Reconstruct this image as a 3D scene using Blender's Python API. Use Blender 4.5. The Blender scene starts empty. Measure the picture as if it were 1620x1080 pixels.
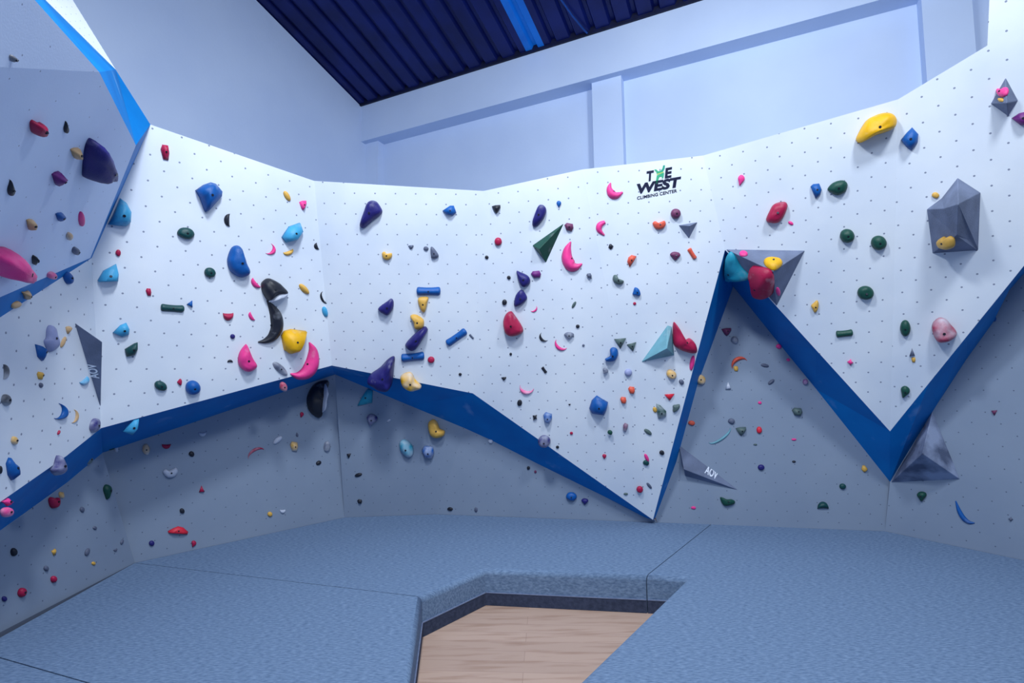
import bpy, bmesh, math, random
from mathutils import Vector, Matrix, noise
from mathutils.bvhtree import BVHTree
random.seed(7)
V = Vector
COL = bpy.context.scene.collection
W, H, F = 1620, 1080, 800.0
PITCH, ROLL, MT, CH = math.radians(3.6), math.radians(1.0), 0.3, 1.7
CAM = V((0, 0, MT + CH))
fw = V((0, math.cos(PITCH), math.sin(PITCH)))
r0 = V((1, 0, 0)); u0 = V((0, -math.sin(PITCH), math.cos(PITCH)))
cr = r0 * math.cos(ROLL) - u0 * math.sin(ROLL)
cu = r0 * math.sin(ROLL) + u0 * math.cos(ROLL)

# ---- measuring: a photo point meets a surface of the room --------------------------------
def ray(x, y): return fw + cr * ((x - 810) / F) - cu * ((y - 540) / F)
def atY(x, y, Y): d = ray(x, y); return CAM + d * (Y / d.y)
def atZ(x, y, z): d = ray(x, y); return CAM + d * ((z - CAM.z) / d.z)
def onpl(x, y, pl): d = ray(x, y); return CAM + d * ((pl[0] - CAM).dot(pl[1]) / d.dot(pl[1]))
def plane(a, b, c):
    n = (b - a).cross(c - a).normalized()
    if n.dot(CAM - a) < 0: n = -n
    return (a, n)
def proj(p):
    d = p - CAM; z = d.dot(fw)
    return (810 + F * d.dot(cr) / z, 540 - F * d.dot(cu) / z)

# ---- materials ---------------------------------------------------------------------------
def s2l(c): return tuple(((v / 255) / 12.92 if v / 255 < .04045 else ((v / 255 + .055) / 1.055) ** 2.4) for v in c) + (1,)
class N:
    def __init__(s, name):
        s.m = bpy.data.materials.new(name); s.m.use_nodes = True
        s.t = s.m.node_tree; s.b = s.t.nodes['Principled BSDF']
    def n(s, typ, **kw):
        x = s.t.nodes.new('ShaderNode' + typ)
        for k, v in kw.items():
            if k.startswith('i_'): x.inputs[k[2:].replace('_', ' ')].default_value = v
            else: setattr(x, k, v)
        return x
    def l(s, a, b): s.t.links.new(a, b)
    def math(s, op, a, b=None):
        x = s.t.nodes.new('ShaderNodeMath'); x.operation = op
        for i, v in enumerate((a, b)):
            if v is None: continue
            if isinstance(v, (int, float)): x.inputs[i].default_value = v
            else: s.l(v, x.inputs[i])
        return x.outputs[0]
def mixcol(k, fac, a, b):
    x = k.t.nodes.new('ShaderNodeMix'); x.data_type = 'RGBA'
    for sock, v in ((x.inputs[0], fac), (x.inputs[6], a), (x.inputs[7], b)):
        if hasattr(v, 'is_output') or hasattr(v, 'links'): k.l(v, sock)
        else: sock.default_value = v
    return x.outputs[2]
def noisy(name, c, c2=None, scale=6, rough=.6, bump=0, bscale=60, stretch=None, metal=0, spec=.3, lo=.35, hi=.65):
    k = N(name); k.b.inputs['Roughness'].default_value = rough; k.b.inputs['Metallic'].default_value = metal
    k.b.inputs['Specular IOR Level'].default_value = spec
    tc = k.n('TexCoord'); src = tc.outputs['Object']
    if stretch:
        mp = k.n('Mapping'); mp.inputs['Scale'].default_value = stretch[:3]
        if len(stretch) > 3: mp.inputs['Rotation'].default_value[2] = stretch[3]
        k.l(src, mp.inputs[0]); src = mp.outputs[0]
    nz = k.n('TexNoise', i_Scale=scale, i_Detail=5.0); k.l(src, nz.inputs['Vector'])
    rp = k.n('ValToRGB'); rp.color_ramp.elements[0].position = lo; rp.color_ramp.elements[1].position = hi
    rp.color_ramp.elements[0].color = s2l(c); rp.color_ramp.elements[1].color = s2l(c2 or c)
    k.l(nz.outputs['Fac'], rp.inputs[0]); k.l(rp.outputs[0], k.b.inputs['Base Color'])
    if bump:
        nb = k.n('TexNoise', i_Scale=bscale, i_Detail=4.0); k.l(src, nb.inputs['Vector'])
        bp = k.n('Bump', i_Strength=bump, i_Distance=.01); k.l(nb.outputs['Fac'], bp.inputs['Height'])
        k.l(bp.outputs[0], k.b.inputs['Normal'])
    return k
def board(name, c, c2, hole=(134, 142, 162), r=.0075, s=.2):
    """painted plywood with the staggered grid of bolt holes; the UVs are metres"""
    k = noisy(name, c, c2, scale=1.3, rough=.62, bump=.05, bscale=120, lo=.3, hi=.7)
    base = k.b.inputs['Base Color'].links[0].from_socket
    uv = k.n('UVMap'); sp = k.n('SeparateXYZ'); k.l(uv.outputs[0], sp.inputs[0])
    ds = []
    for off in (0, .5):
        a = k.math('SUBTRACT', k.math('FRACT', k.math('ADD', k.math('DIVIDE', sp.outputs[0], s), off)), .5)
        b = k.math('SUBTRACT', k.math('FRACT', k.math('ADD', k.math('DIVIDE', sp.outputs[1], s), off)), .5)
        ds.append(k.math('SQRT', k.math('ADD', k.math('MULTIPLY', a, a), k.math('MULTIPLY', b, b))))
    d = k.math('MINIMUM', ds[0], ds[1])
    k.l(mixcol(k, k.math('LESS_THAN', d, r / s), base, s2l(hole)), k.b.inputs['Base Color'])
    return k.m
M = {}
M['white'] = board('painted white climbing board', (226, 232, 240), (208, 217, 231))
M['lower_board'] = board('painted grey climbing board', (140, 153, 172), (130, 144, 165), hole=(92, 102, 122), r=.0055)  # lower wall boards, greyer than the upper panels
M['prow'] = board('painted prow board', (214, 228, 252), (200, 215, 242), hole=(150, 160, 185), r=.004, s=.25)
k = noisy('blue painted board', (0, 120, 196), (0, 108, 184), scale=2.5, rough=.55, spec=.15)
_b = k.b.inputs['Base Color'].links[0].from_socket
_t = k.n('TexCoord'); _n = k.n('TexNoise', i_Scale=3.2, i_Detail=7.0); k.l(_t.outputs['Object'], _n.inputs['Vector'])
_r = k.n('ValToRGB'); _r.color_ramp.elements[0].position = .64; _r.color_ramp.elements[1].position = .8; k.l(_n.outputs['Fac'], _r.inputs[0])
k.l(mixcol(k, k.math('MULTIPLY', _r.outputs[0], .45), _b, s2l((150, 180, 220))), k.b.inputs['Base Color']); M['blue'] = k.m
M['plaster'] = noisy('bluish white plaster', (206, 222, 248), (198, 215, 244), scale=.8, rough=.8, bump=.15, bscale=25).m
M['roof'] = noisy('dark blue roof sheet', (16, 30, 100), (10, 20, 78), scale=2, rough=.35, metal=.1).m
M['gutter'] = noisy('dark eave trim', (14, 22, 62), (8, 14, 42), scale=8, rough=.6).m
sk = noisy('blue roof sheet with painted reflection', (10, 90, 180), (6, 70, 160), scale=3, rough=.4)
sk.b.inputs['Emission Color'].default_value = s2l((10, 100, 190)); sk.b.inputs['Emission Strength'].default_value = .35  # lamp reflection on the metal roof, put into colour and emission
M['roof_streak'] = sk.m
# heathered mat cover
k = noisy('heathered blue grey mat cover', (92, 114, 144), (124, 147, 177), scale=60, rough=.95, bump=.25, bscale=90, stretch=(.45, 1.7, 1), lo=.33, hi=.7, spec=.1)
M['mat'] = k.m
M['band'] = noisy('dark mat base fabric', (48, 56, 78), (62, 70, 94), scale=30, rough=.95, bump=.3).m
M['piping'] = noisy('pale mat piping', (120, 132, 160), (105, 118, 150), scale=30, rough=.9).m
# plank floor
k = N('oak plank floor'); k.b.inputs['Roughness'].default_value = .55
tc = k.n('TexCoord'); mp = k.n('Mapping'); mp.inputs['Rotation'].default_value[2] = math.radians(4)
k.l(tc.outputs['Object'], mp.inputs[0])
br = k.n('TexBrick', i_Scale=1.0, i_Mortar_Size=.002, i_Brick_Width=2.6, i_Row_Height=.13, i_Bias=0.0)
br.inputs['Color1'].default_value = s2l((190, 162, 146)); br.inputs['Color2'].default_value = s2l((180, 153, 138)); br.inputs['Mortar'].default_value = s2l((162, 134, 120))
k.l(mp.outputs[0], br.inputs['Vector'])
mp2 = k.n('Mapping'); mp2.inputs['Scale'].default_value = (.7, 7, 1); mp2.inputs['Rotation'].default_value[2] = math.radians(4); k.l(tc.outputs['Object'], mp2.inputs[0])
nz = k.n('TexNoise', i_Scale=3.0, i_Detail=6.0); k.l(mp2.outputs[0], nz.inputs['Vector'])
rp = k.n('ValToRGB'); rp.color_ramp.elements[0].position = .5; rp.color_ramp.elements[1].position = .7
k.l(nz.outputs['Fac'], rp.inputs[0])
k.l(mixcol(k, k.math('MULTIPLY', rp.outputs[0], .5), br.outputs[0], s2l((140, 104, 82))), k.b.inputs['Base Color'])
M['wood'] = k.m
M['bolt'] = noisy('dark steel bolt', (52, 55, 66), (40, 43, 54), rough=.35, metal=.7).m
M['ink'] = noisy('dark navy print', (18, 24, 58), (14, 20, 50), rough=.6).m
M['paleink'] = noisy('pale grey print', (232, 238, 250), (222, 230, 246), rough=.6).m
M['greenink'] = noisy('green print', (66, 176, 124), (40, 150, 130), rough=.6).m
M['limeink'] = noisy('lime print', (190, 225, 120), (180, 218, 110), rough=.6).m
M['cable'] = noisy('blue cable sheath', (20, 70, 150), (16, 60, 130), rough=.5).m
M['volume'] = noisy('grey textured volume board', (98, 108, 132), (116, 127, 154), scale=5, rough=.75, bump=.3, bscale=90).m
M['volumechalk'] = noisy('chalked grey volume board', (84, 94, 120), (150, 162, 190), scale=3.5, rough=.85, bump=.3, bscale=90, lo=.42, hi=.62).m

HC = {'nv': ('navy', (34, 30, 112)), 'bl': ('blue', (0, 88, 168)), 'lb': ('light blue', (66, 166, 214)), 'cy': ('turquoise', (36, 160, 190)),
      'tl': ('dark green', (10, 68, 70)), 'gr': ('green', (16, 74, 62)), 'pk': ('pink', (246, 62, 148)), 'rd': ('crimson', (176, 20, 72)),
      'rr': ('red', (224, 36, 62)), 'or': ('orange', (226, 92, 70)), 'ye': ('yellow', (246, 186, 8)), 'oc': ('ochre', (226, 176, 80)), 'tn': ('tan', (214, 176, 130)),
      'bk': ('black', (26, 30, 44)), 'gy': ('grey', (92, 100, 124)), 'pu': ('purple', (112, 38, 122)), 'wh': ('chalky white', (196, 204, 222)),
      'mv': ('mauve', (112, 52, 92)), 'dg': ('grey-green', (84, 104, 104)), 'li': ('lilac', (158, 166, 208)), 'pt': ('pale teal', (112, 168, 184))}
HM = {}
def holdmat(c):
    if c in HM: return HM[c]
    chalk = c.endswith('*'); nm, rgb = HC[c.rstrip('*')]
    dk = tuple(v * .86 for v in rgb)
    k = noisy(nm + ' resin' + (' with chalk' if chalk else ''), rgb, dk, scale=5, rough=.45, bump=.25, bscale=160, spec=.4)
    base = k.b.inputs['Base Color'].links[0].from_socket
    tc = k.n('TexCoord'); nz = k.n('TexNoise', i_Scale=7.0 if chalk else 9.0, i_Detail=5.0); k.l(tc.outputs['Object'], nz.inputs['Vector'])
    rp = k.n('ValToRGB'); a, b = (.36, .74) if chalk else (.6, .85)
    rp.color_ramp.elements[0].position = a; rp.color_ramp.elements[1].position = b
    k.l(nz.outputs['Fac'], rp.inputs[0])
    k.l(mixcol(k, k.math('MULTIPLY', rp.outputs[0], .8 if chalk else .3), base, s2l((214, 220, 232))), k.b.inputs['Base Color'])
    HM[c] = k.m; return k.m

# ---- object helpers ----------------------------------------------------------------------
def link(name, bm, m, parent=None, kind=None, mats=None):
    me = bpy.data.meshes.new(name); bm.to_mesh(me); bm.free()
    for x in (mats or [m]): me.materials.append(x)
    o = bpy.data.objects.new(name, me); COL.objects.link(o)
    if parent: o.parent = parent
    if kind: o['kind'] = kind
    return o
def tag(o, label, cat, group=None):
    o['label'] = label; o['category'] = cat
    if group: o['group'] = group
    return o
def empty(name, mat=None):
    o = bpy.data.objects.new(name, None); COL.objects.link(o); o.empty_display_size = .1
    if mat is not None: o.matrix_world = mat
    return o
def frame(p, n, up=V((0, 0, 1))):
    v = (up - n * up.dot(n)).normalized(); u = v.cross(n)
    return Matrix(((u.x, v.x, n.x, p.x), (u.y, v.y, n.y, p.y), (u.z, v.z, n.z, p.z), (0, 0, 0, 1)))

# ---- the climbing wall: facets -----------------------------------------------------------
base = {k_: atZ(*k_, MT) for k_ in [(-200, 1100), (0, 1000), (213, 890), (545, 818), (690, 813), (1040, 826), (1400, 840), (1620, 886), (1800, 925)]}
A = atY(525, 578, 5.4); B = atY(497, 286, 4.85)
PL = {}; FP = {}          # planes, and photo outline of each facet
PL['p2'] = plane(A, B, atY(160, 677, 4.0)); PL['p3'] = plane(A, B, atY(748, 622, 5.62))
D = onpl(765, 302, PL['p3']); E_ = onpl(748, 622, PL['p3']); T = atY(1033, 822, 5.72)
PL['p4'] = plane(D, E_, T); G = onpl(921, 268, PL['p4'])
PL['p5'] = plane(G, T, atY(1147, 395, 4.95)); I = onpl(1112, 246, PL['p5']); J = onpl(1147, 395, PL['p5'])
PL['p6'] = plane(I, J, atY(1408, 682, 4.95)); K = onpl(1421, 157, PL['p6']); L = onpl(1408, 682, PL['p6'])
PL['p7'] = plane(K, L, atY(1620, 420, 4.0))
Mm = onpl(145, 408, PL['p2']); Nn = onpl(160, 677, PL['p2'])
PL['p1'] = plane(Mm, Nn, atY(0, 793, 2.95))
FP['p1'] = [(-160, 560), (0, 500), (145, 408), (160, 677), (105, 721), (0, 794), (-160, 915)]
FP['p2'] = [(145, 408), (238, 197), (497, 286), (525, 578), (160, 677)]
FP['p3'] = [(497, 286), (765, 302), (748, 622), (525, 578)]
FP['p4'] = [(765, 302), (921, 268), (1033, 822), (748, 622)]
FP['p5'] = [(921, 268), (1112, 246), (1147, 395), (1033, 822)]
FP['p6'] = [(1112, 246), (1421, 157), (1408, 682), (1147, 395)]
FP['p7'] = [(1421, 157), (1562, 72), (1568, -60), (1760, -60), (1760, 240), (1620, 420), (1408, 682)]

def facets(name, keys, m, kind='structure', thick=.02):
    bm = bmesh.new(); uvl = bm.loops.layers.uv.new('UVMap')
    for key in keys:
        fr = frame(PL[key][0], PL[key][1]).inverted()
        pts = [onpl(x, y, PL[key]) for x, y in FP[key]]
        f = bm.faces.new([bm.verts.new(p) for p in pts])
        f.normal_update()
        if f.normal.dot(PL[key][1]) < 0: f.normal_flip()
        for lp in f.loops:
            q = fr @ lp.vert.co; lp[uvl].uv = (q.x + .05, q.y + .03)
        for i in range(len(pts)):
            a_, b_ = pts[i], pts[(i + 1) % len(pts)]
            if max(abs(a_.z - MT), abs(b_.z - MT)) < .01 and key[0] == 'f':      # down behind the mats to the floor
                dz = V((0, 0, MT - .002))
                f = bm.faces.new([bm.verts.new(p) for p in (a_, b_, b_ - dz, a_ - dz)]); f.normal_update()
                if f.normal.dot(PL[key][1]) < 0: f.normal_flip()
    o = link(name, bm, m, kind=kind)
    if thick:
        md = o.modifiers.new('board', 'SOLIDIFY'); md.thickness = thick; md.offset = -1
    return o
facets('wall_overhang', ['p1', 'p2', 'p3', 'p4', 'p5', 'p6', 'p7'], M['white'])

# lower set-back wall
c1t = atY(162, 716, 4.42); c2t = atY(530, 592, 6.05); c3t = atY(735, 677, 6.12)
PL['f1'] = plane(base[(213, 890)], base[(0, 1000)], c1t)
PL['f2'] = plane(base[(213, 890)], base[(545, 818)], c2t)
PL['f3'] = plane(base[(545, 818)], base[(690, 813)], c3t)
c2t = onpl(530, 592, PL['f2'])
PL['f4'] = plane(base[(690, 813)], base[(1040, 826)], c3t)
b4, b5, b6 = base[(1040, 826)], base[(1400, 840)], base[(1620, 886)]
PL['f5'] = plane(b4, b5, b5 + V((0, 0, 1))); PL['f6'] = plane(b5, b6, b5 + V((0, 0, 1)))
def floorpt(key, x, y):   # where the fold or base goes below the mat top, to the floor
    return (x, y)
FP['f1'] = [(213, 890), (162, 716), (106, 763), (44, 809), (0, 839), (-160, 960), (-200, 1100), (0, 1000)]
FP['f2'] = [(213, 890), (545, 818), (530, 592), (300, 670), (162, 716)]
FP['f3'] = [(545, 818), (690, 813), (735, 677), (650, 642), (530, 592)]
FP['f4'] = [(690, 813), (1040, 826), (1037, 823), (1020, 818), (960, 787), (850, 733), (775, 695), (735, 677)]
FP['f5'] = [(1040, 826), (1400, 840), (1408, 762), (1291, 615), (1230, 540), (1160, 453), (1104, 606), (1070, 730), (1037, 818)]
FP['f6'] = [(1400, 840), (1620, 886), (1800, 925), (1800, 220), (1620, 432), (1596, 460), (1570, 511), (1529, 568), (1482, 640), (1408, 762)]
facets('wall_lower', ['f1', 'f2', 'f3', 'f4', 'f5', 'f6'], M['lower_board'])
# blue soffit between the two
def strip(bm, top, bot):
    n = min(len(top), len(bot))
    for i in range(n - 1):
        for tri in ((top[i], top[i + 1], bot[i]), (top[i + 1], bot[i + 1], bot[i])):
            if (tri[0] - tri[1]).cross(tri[0] - tri[2]).length > 1e-5:
                f = bm.faces.new([bm.verts.new(p) for p in tri]); f.normal_update()
                if f.normal.dot(CAM - tri[0]) < 0: f.normal_flip()
bm = bmesh.new()
o_ = lambda kk, *ps: [onpl(x, y, PL[kk]) for x, y in ps]
strip(bm, o_('p1', (-160, 915), (0, 794), (105, 721), (160, 677)), o_('f1', (-160, 960), (0, 839), (106, 763), (162, 716)))
strip(bm, o_('p2', (160, 677), (300, 639), (525, 578)), o_('f2', (162, 716), (300, 670), (530, 592)))
strip(bm, o_('p3', (525, 578), (640, 600.7), (748, 622)), o_('f3', (530, 592), (650, 642), (735, 677)))
strip(bm, o_('p4', (748, 622), (790, 651.5), (850, 693.6), (960, 770.8), (1012, 807.3), (1033, 822)), o_('f4', (735, 677), (775, 695), (850, 733), (960, 787), (1020, 818), (1037, 823)))
strip(bm, o_('p5', (1033, 822), (1059, 719), (1089, 602), (1147, 395)), o_('f5', (1037, 818), (1070, 730), (1104, 606), (1160, 453)))
strip(bm, o_('p6', (1147, 395), (1228, 484), (1290, 552), (1408, 682)), o_('f5', (1160, 453), (1230, 540), (1291, 615), (1408, 762)))
strip(bm, o_('p7', (1408, 682), (1470, 605), (1530, 531), (1575, 476), (1608, 435), (1620, 420), (1760, 240)), o_('f6', (1408, 762), (1482, 640), (1529, 568), (1570, 511), (1596, 460), (1620, 432), (1800, 220)))
bmesh.ops.remove_doubles(bm, verts=bm.verts, dist=.004)
link('trim_1', bm, M['blue'], kind='structure')

# the prow jutting out at the far left
q_m = atY(143, 408, 3.68); q_l = atY(0, 470, 2.70); q_r = atY(215, 230, 3.25)
PL['q1'] = plane(q_m, q_l, q_r)
FP['q1'] = [(143, 408), (215, 230), (157, 114), (0, 106), (-150, 98), (-150, 535), (0, 470)]
s0 = onpl(157, 114, PL['q1']); s1 = onpl(0, 106, PL['q1'])
PL['q2'] = plane(s0, s1, atY(55, 0, onpl(55, 0, PL['q1']).y + .07))
FP['q2'] = [(157, 114), (55, 0), (-40, -110), (-150, -110), (-150, 98), (0, 106)]
facets('wall_prow', ['q1', 'q2'], M['prow'])
bm = bmesh.new()
bk = [onpl(238, 197, PL['p2']), atY(183, 110, 3.72), atY(72, 0, 3.45), atY(-30, -110, 3.2)]
qf = o_('q1', (215, 230), (157, 114)) + o_('q2', (55, 0), (-40, -110))
strip(bm, bk, qf)
strip(bm, o_('p2', (145, 408), (238, 197)), o_('q1', (143, 408), (215, 230)))
strip(bm, o_('p1', (-160, 580), (0, 502), (145, 408)), o_('q1', (-160, 540), (0, 470), (143, 408)))
bmesh.ops.remove_doubles(bm, verts=bm.verts, dist=.004)
link('trim_2', bm, M['blue'], kind='structure')
bm = bmesh.new()
wpl = plane(bk[1], bk[2], atY(115, 0, 3.8)); wt = [bk[1], onpl(115, 0, wpl), onpl(45, -110, wpl)]
b3 = onpl(-30, -110, wpl)
strip(bm, [bk[1] + V((0, 0, .001)), wt[1], wt[2]], [bk[1], bk[2], b3])
PL['w8'] = plane(bk[1], bk[2], wt[1])
o = link('wall_upper', bm, M['white'], kind='structure'); o.data.uv_layers.new(name='UVMap')
# seam line of the prow
# ---- building shell ----------------------------------------------------------------------
C0 = atY(571, 168, 9.5); d = ray(1110, 0); E1 = CAM + d * ((C0.z - CAM.z) / d.z)
ed = (E1 - C0).normalized(); wn = V((ed.y, -ed.x, 0))       # along the eave; into the room
if wn.dot(CAM - C0) < 0: wn = -wn
PL['beam'] = (C0, wn); PL['left'] = (C0, ed)
G1 = onpl(405, 0, PL['left'])
gd = (G1 - C0).normalized()                                  # up the roof slope
def boxes(name, lst, m, kind='structure'):
    """boxes along the eave wall: (s0, s1, n0, n1, z0, z1)"""
    bm = bmesh.new()
    for a0, a1, n0, n1, z0, z1 in lst:
        vs = []
        for s in (a0, a1):
            for q in (n0, n1):
                for z in (z0, z1):
                    p = C0 + ed * s + wn * q; vs.append(bm.verts.new((p.x, p.y, z)))
        for ix in ((0, 1, 3, 2), (4, 6, 7, 5), (0, 4, 5, 1), (2, 3, 7, 6), (0, 2, 6, 4), (1, 5, 7, 3)):
            bm.faces.new([vs[i] for i in ix])
    bmesh.ops.recalc_face_normals(bm, faces=bm.faces)
    return link(name, bm, m, kind=kind)
def s_at(x, y, n0=0):
    p = onpl(x, y, (C0 + wn * n0, wn)); return (p - C0).dot(ed)
zt = C0.z; zb = onpl(571, 224, PL['beam']).z
DP = .3
boxes('wall_right', [(-.2, 13, -DP - .15, -DP, 0, zt + .3)], M['plaster'])
boxes('trim_3', [(0, 13, -DP, 0, zb, zt)], M['plaster'])
for i, (xa, xb, y) in enumerate([(571, 598, 260), (938, 985, 200), (1464, 1545, 90)]):
    a_, b_ = s_at(xa, y, -.12), s_at(xb, y, -.12)
    boxes('trim_%d' % (4 + i), [(a_, b_, -DP, -.12, 0, zb)], M['plaster'])
boxes('trim_7', [(0, 13, -.10, .04, zt - .01, zt + .16)], M['gutter'])
# left (gable) wall
bm = bmesh.new()
gh = V((gd.x, gd.y, 0)); far = 9.5 / gh.length
c_b = C0 - gh * .5
pts = [V((c_b.x, c_b.y, 0)), V(((C0 + gd * far).x, (C0 + gd * far).y, 0)), C0 + gd * far, C0 - gd * .5]
lo = [bm.verts.new(p) for p in pts]; hi = [bm.verts.new(p - ed * .15) for p in pts]
bm.faces.new(lo); bm.faces.new(hi[::-1])
for i in range(4): bm.faces.new((lo[i], hi[i], hi[(i + 1) % 4], lo[(i + 1) % 4]))
bmesh.ops.recalc_face_normals(bm, faces=bm.faces)
link('wall_left', bm, M['plaster'], kind='structure')
# corrugated roof, ribs running up the slope
rn = ed.cross(gd).normalized()
if rn.z < 0: rn = -rn
def corrug(name, s0_, s1_, m, lift=0, g0=-.3, g1=8.5):
    bm = bmesh.new(); per = .32; prof = [(0, 0), (.32, 0), (.42, .06), (.58, .06), (.68, 0)]
    row = []
    nper = int(round((s1_ - s0_) / per))
    for i in range(nper):
        for a, hh in prof: row.append((s0_ + (i + a) * per, hh))
    row.append((s0_ + nper * per, 0))
    ta = [bm.verts.new(C0 + ed * s + gd * g0 + rn * (.02 + lift + hh)) for s, hh in row]
    tb = [bm.verts.new(C0 + ed * s + gd * g1 + rn * (.02 + lift + hh)) for s, hh in row]
    for i in range(len(row) - 1): bm.faces.new((ta[i], ta[i + 1], tb[i + 1], tb[i]))
    return link(name, bm, m, kind='structure')
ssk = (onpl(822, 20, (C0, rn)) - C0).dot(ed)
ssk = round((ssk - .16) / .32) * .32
corrug('ceiling', -.32, ssk, M['roof']); corrug('ceiling_streak', ssk, ssk + .32, M['roof_streak']); corrug('ceiling_eave', ssk + .32, ssk + .32 + 9.6, M['roof'])  # middle strip carries the painted lamp reflection
# floor
bm = bmesh.new(); bmesh.ops.create_grid(bm, x_segments=1, y_segments=1, size=9)
o = link('floor', bm, M['wood'], kind='structure'); o.location = (0, 3, 0)

# ---- crash mats --------------------------------------------------------------------------
def mat_poly(name, pts, pit, label, band=()):
    """pts: world xy of the top outline; pit: indices i of edges i->i+1 that border the pit"""
    n = len(pts); P2 = [V((p[0], p[1])) for p in pts]
    area = sum(P2[i].x * P2[(i + 1) % n].y - P2[(i + 1) % n].x * P2[i].y for i in range(n))
    ins = []
    for i in range(n):                                        # inset 4 mm
        a, b_, c_ = P2[i - 1], P2[i], P2[(i + 1) % n]
        d1 = (b_ - a).normalized(); d2 = (c_ - b_).normalized(); sg = 1 if area > 0 else -1
        n1 = V((-d1.y, d1.x)) * sg; n2 = V((-d2.y, d2.x)) * sg
        bis = (n1 + n2); bis = bis / max(bis.dot(n1), .3)
        ins.append(b_ + bis * .004)
    bm = bmesh.new()
    lo = [bm.verts.new((p.x, p.y, .0)) for p in ins]; hi = [bm.verts.new((p.x, p.y, MT)) for p in ins]
    bm.faces.new(hi); bm.faces.new(lo[::-1])
    for i in range(n): bm.faces.new((lo[i], lo[(i + 1) % n], hi[(i + 1) % n], hi[i]))
    bmesh.ops.recalc_face_normals(bm, faces=bm.faces)
    es = [bm.edges.get((hi[i], hi[(i + 1) % n])) for i in pit]
    bmesh.ops.bevel(bm, geom=es, offset=.045, segments=5, profile=.5, affect='EDGES')
    for f in bm.faces: f.smooth = len(f.verts) == 4 and abs(f.normal.z) > .02 and abs(f.normal.z) < .98
    t = empty(name); tag(t, label, 'crash mat', 'grey blue crash mats')
    link('mat_cover', bm, M['mat'], t)
    if pit:
        bm = bmesh.new(); bm2 = bmesh.new()
        for i in pit:
            a, b_ = ins[i], ins[(i + 1) % n]; dd = (b_ - a).normalized()
            nn = V((dd.y, -dd.x)) * (1 if area > 0 else -1)
            for tgt, z0, z1, q in ((bm, .002, .105, .006), (bm2, .105, .112, .009)):
                vs = [tgt.verts.new((p.x + nn.x * w_, p.y + nn.y * w_, z)) for p in (a, b_) for w_ in (-.004, q) for z in (z0, z1)]
                for ix in ((0, 1, 3, 2), (4, 6, 7, 5), (0, 4, 5, 1), (2, 3, 7, 6), (0, 2, 6, 4), (1, 5, 7, 3)): tgt.faces.new([vs[j] for j in ix])
        for x in (bm, bm2): bmesh.ops.recalc_face_normals(x, faces=x.faces)
        link('base_band', bm, M['band'], t); link('piping', bm2, M['piping'], t)
    return t
def g(x, y): return atZ(x, y, MT).xy
bb = {k_: v.xy for k_, v in base.items()}
wl = V((base[(213, 890)].x, 0))
def wallx(y): a, b_ = base[(0, 1000)], base[(213, 890)]; t_ = (y - a.y) / (b_.y - a.y); return V((a.x + (b_.x - a.x) * t_, y))
sB0 = g(-60, 1022); sB = (g(140, 1080) - g(0, 1040))
tt = (wallx(0).x - g(0, 1040).x) / sB.x
seamB_wall = g(0, 1040) + sB * tt
pl_ = g(668, 944); pn_ = g(648, 1080); pd = (pn_ - pl_)
# where seam B meets the line of the pit's left edge
def isect(p, r_, q, s_):
    den = r_.x * s_.y - r_.y * s_.x; return p + r_ * (((q - p).x * s_.y - (q - p).y * s_.x) / den)
sBp = isect(pl_, pd, g(0, 1040), sB)
pr = g(1085, 914); prn = pr + (g(910, 1080) - pr) * 1.25
seamC = g(1022, 911)
mat_poly('crash_mat', [g(213, 890), bb[(545, 818)], bb[(690, 813)], bb[(1040, 826)], g(1125, 829), seamC, g(768, 901), pl_], [5, 6],
         'wide grey blue crash mat along the back wall, behind the wood floor pit')
mat_poly('crash_mat', [g(1125, 829), bb[(1400, 840)], bb[(1620, 886)], bb[(1800, 925)], V((4.9, -1)), V((-.52, -1)), V((-.52, 2.0)), prn, pr, seamC], [6, 7, 8],
         'large grey blue crash mat right of the wood floor pit')
mat_poly('crash_mat', [g(213, 890), pl_, sBp, seamB_wall], [1], 'grey blue crash mat between the left wall and the wood floor pit')
mat_poly('crash_mat', [seamB_wall, sBp, V((sBp.x, -1)), V((wallx(-1).x, -1))], [1], 'grey blue crash mat at the bottom left corner, in front of a long seam')

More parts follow.
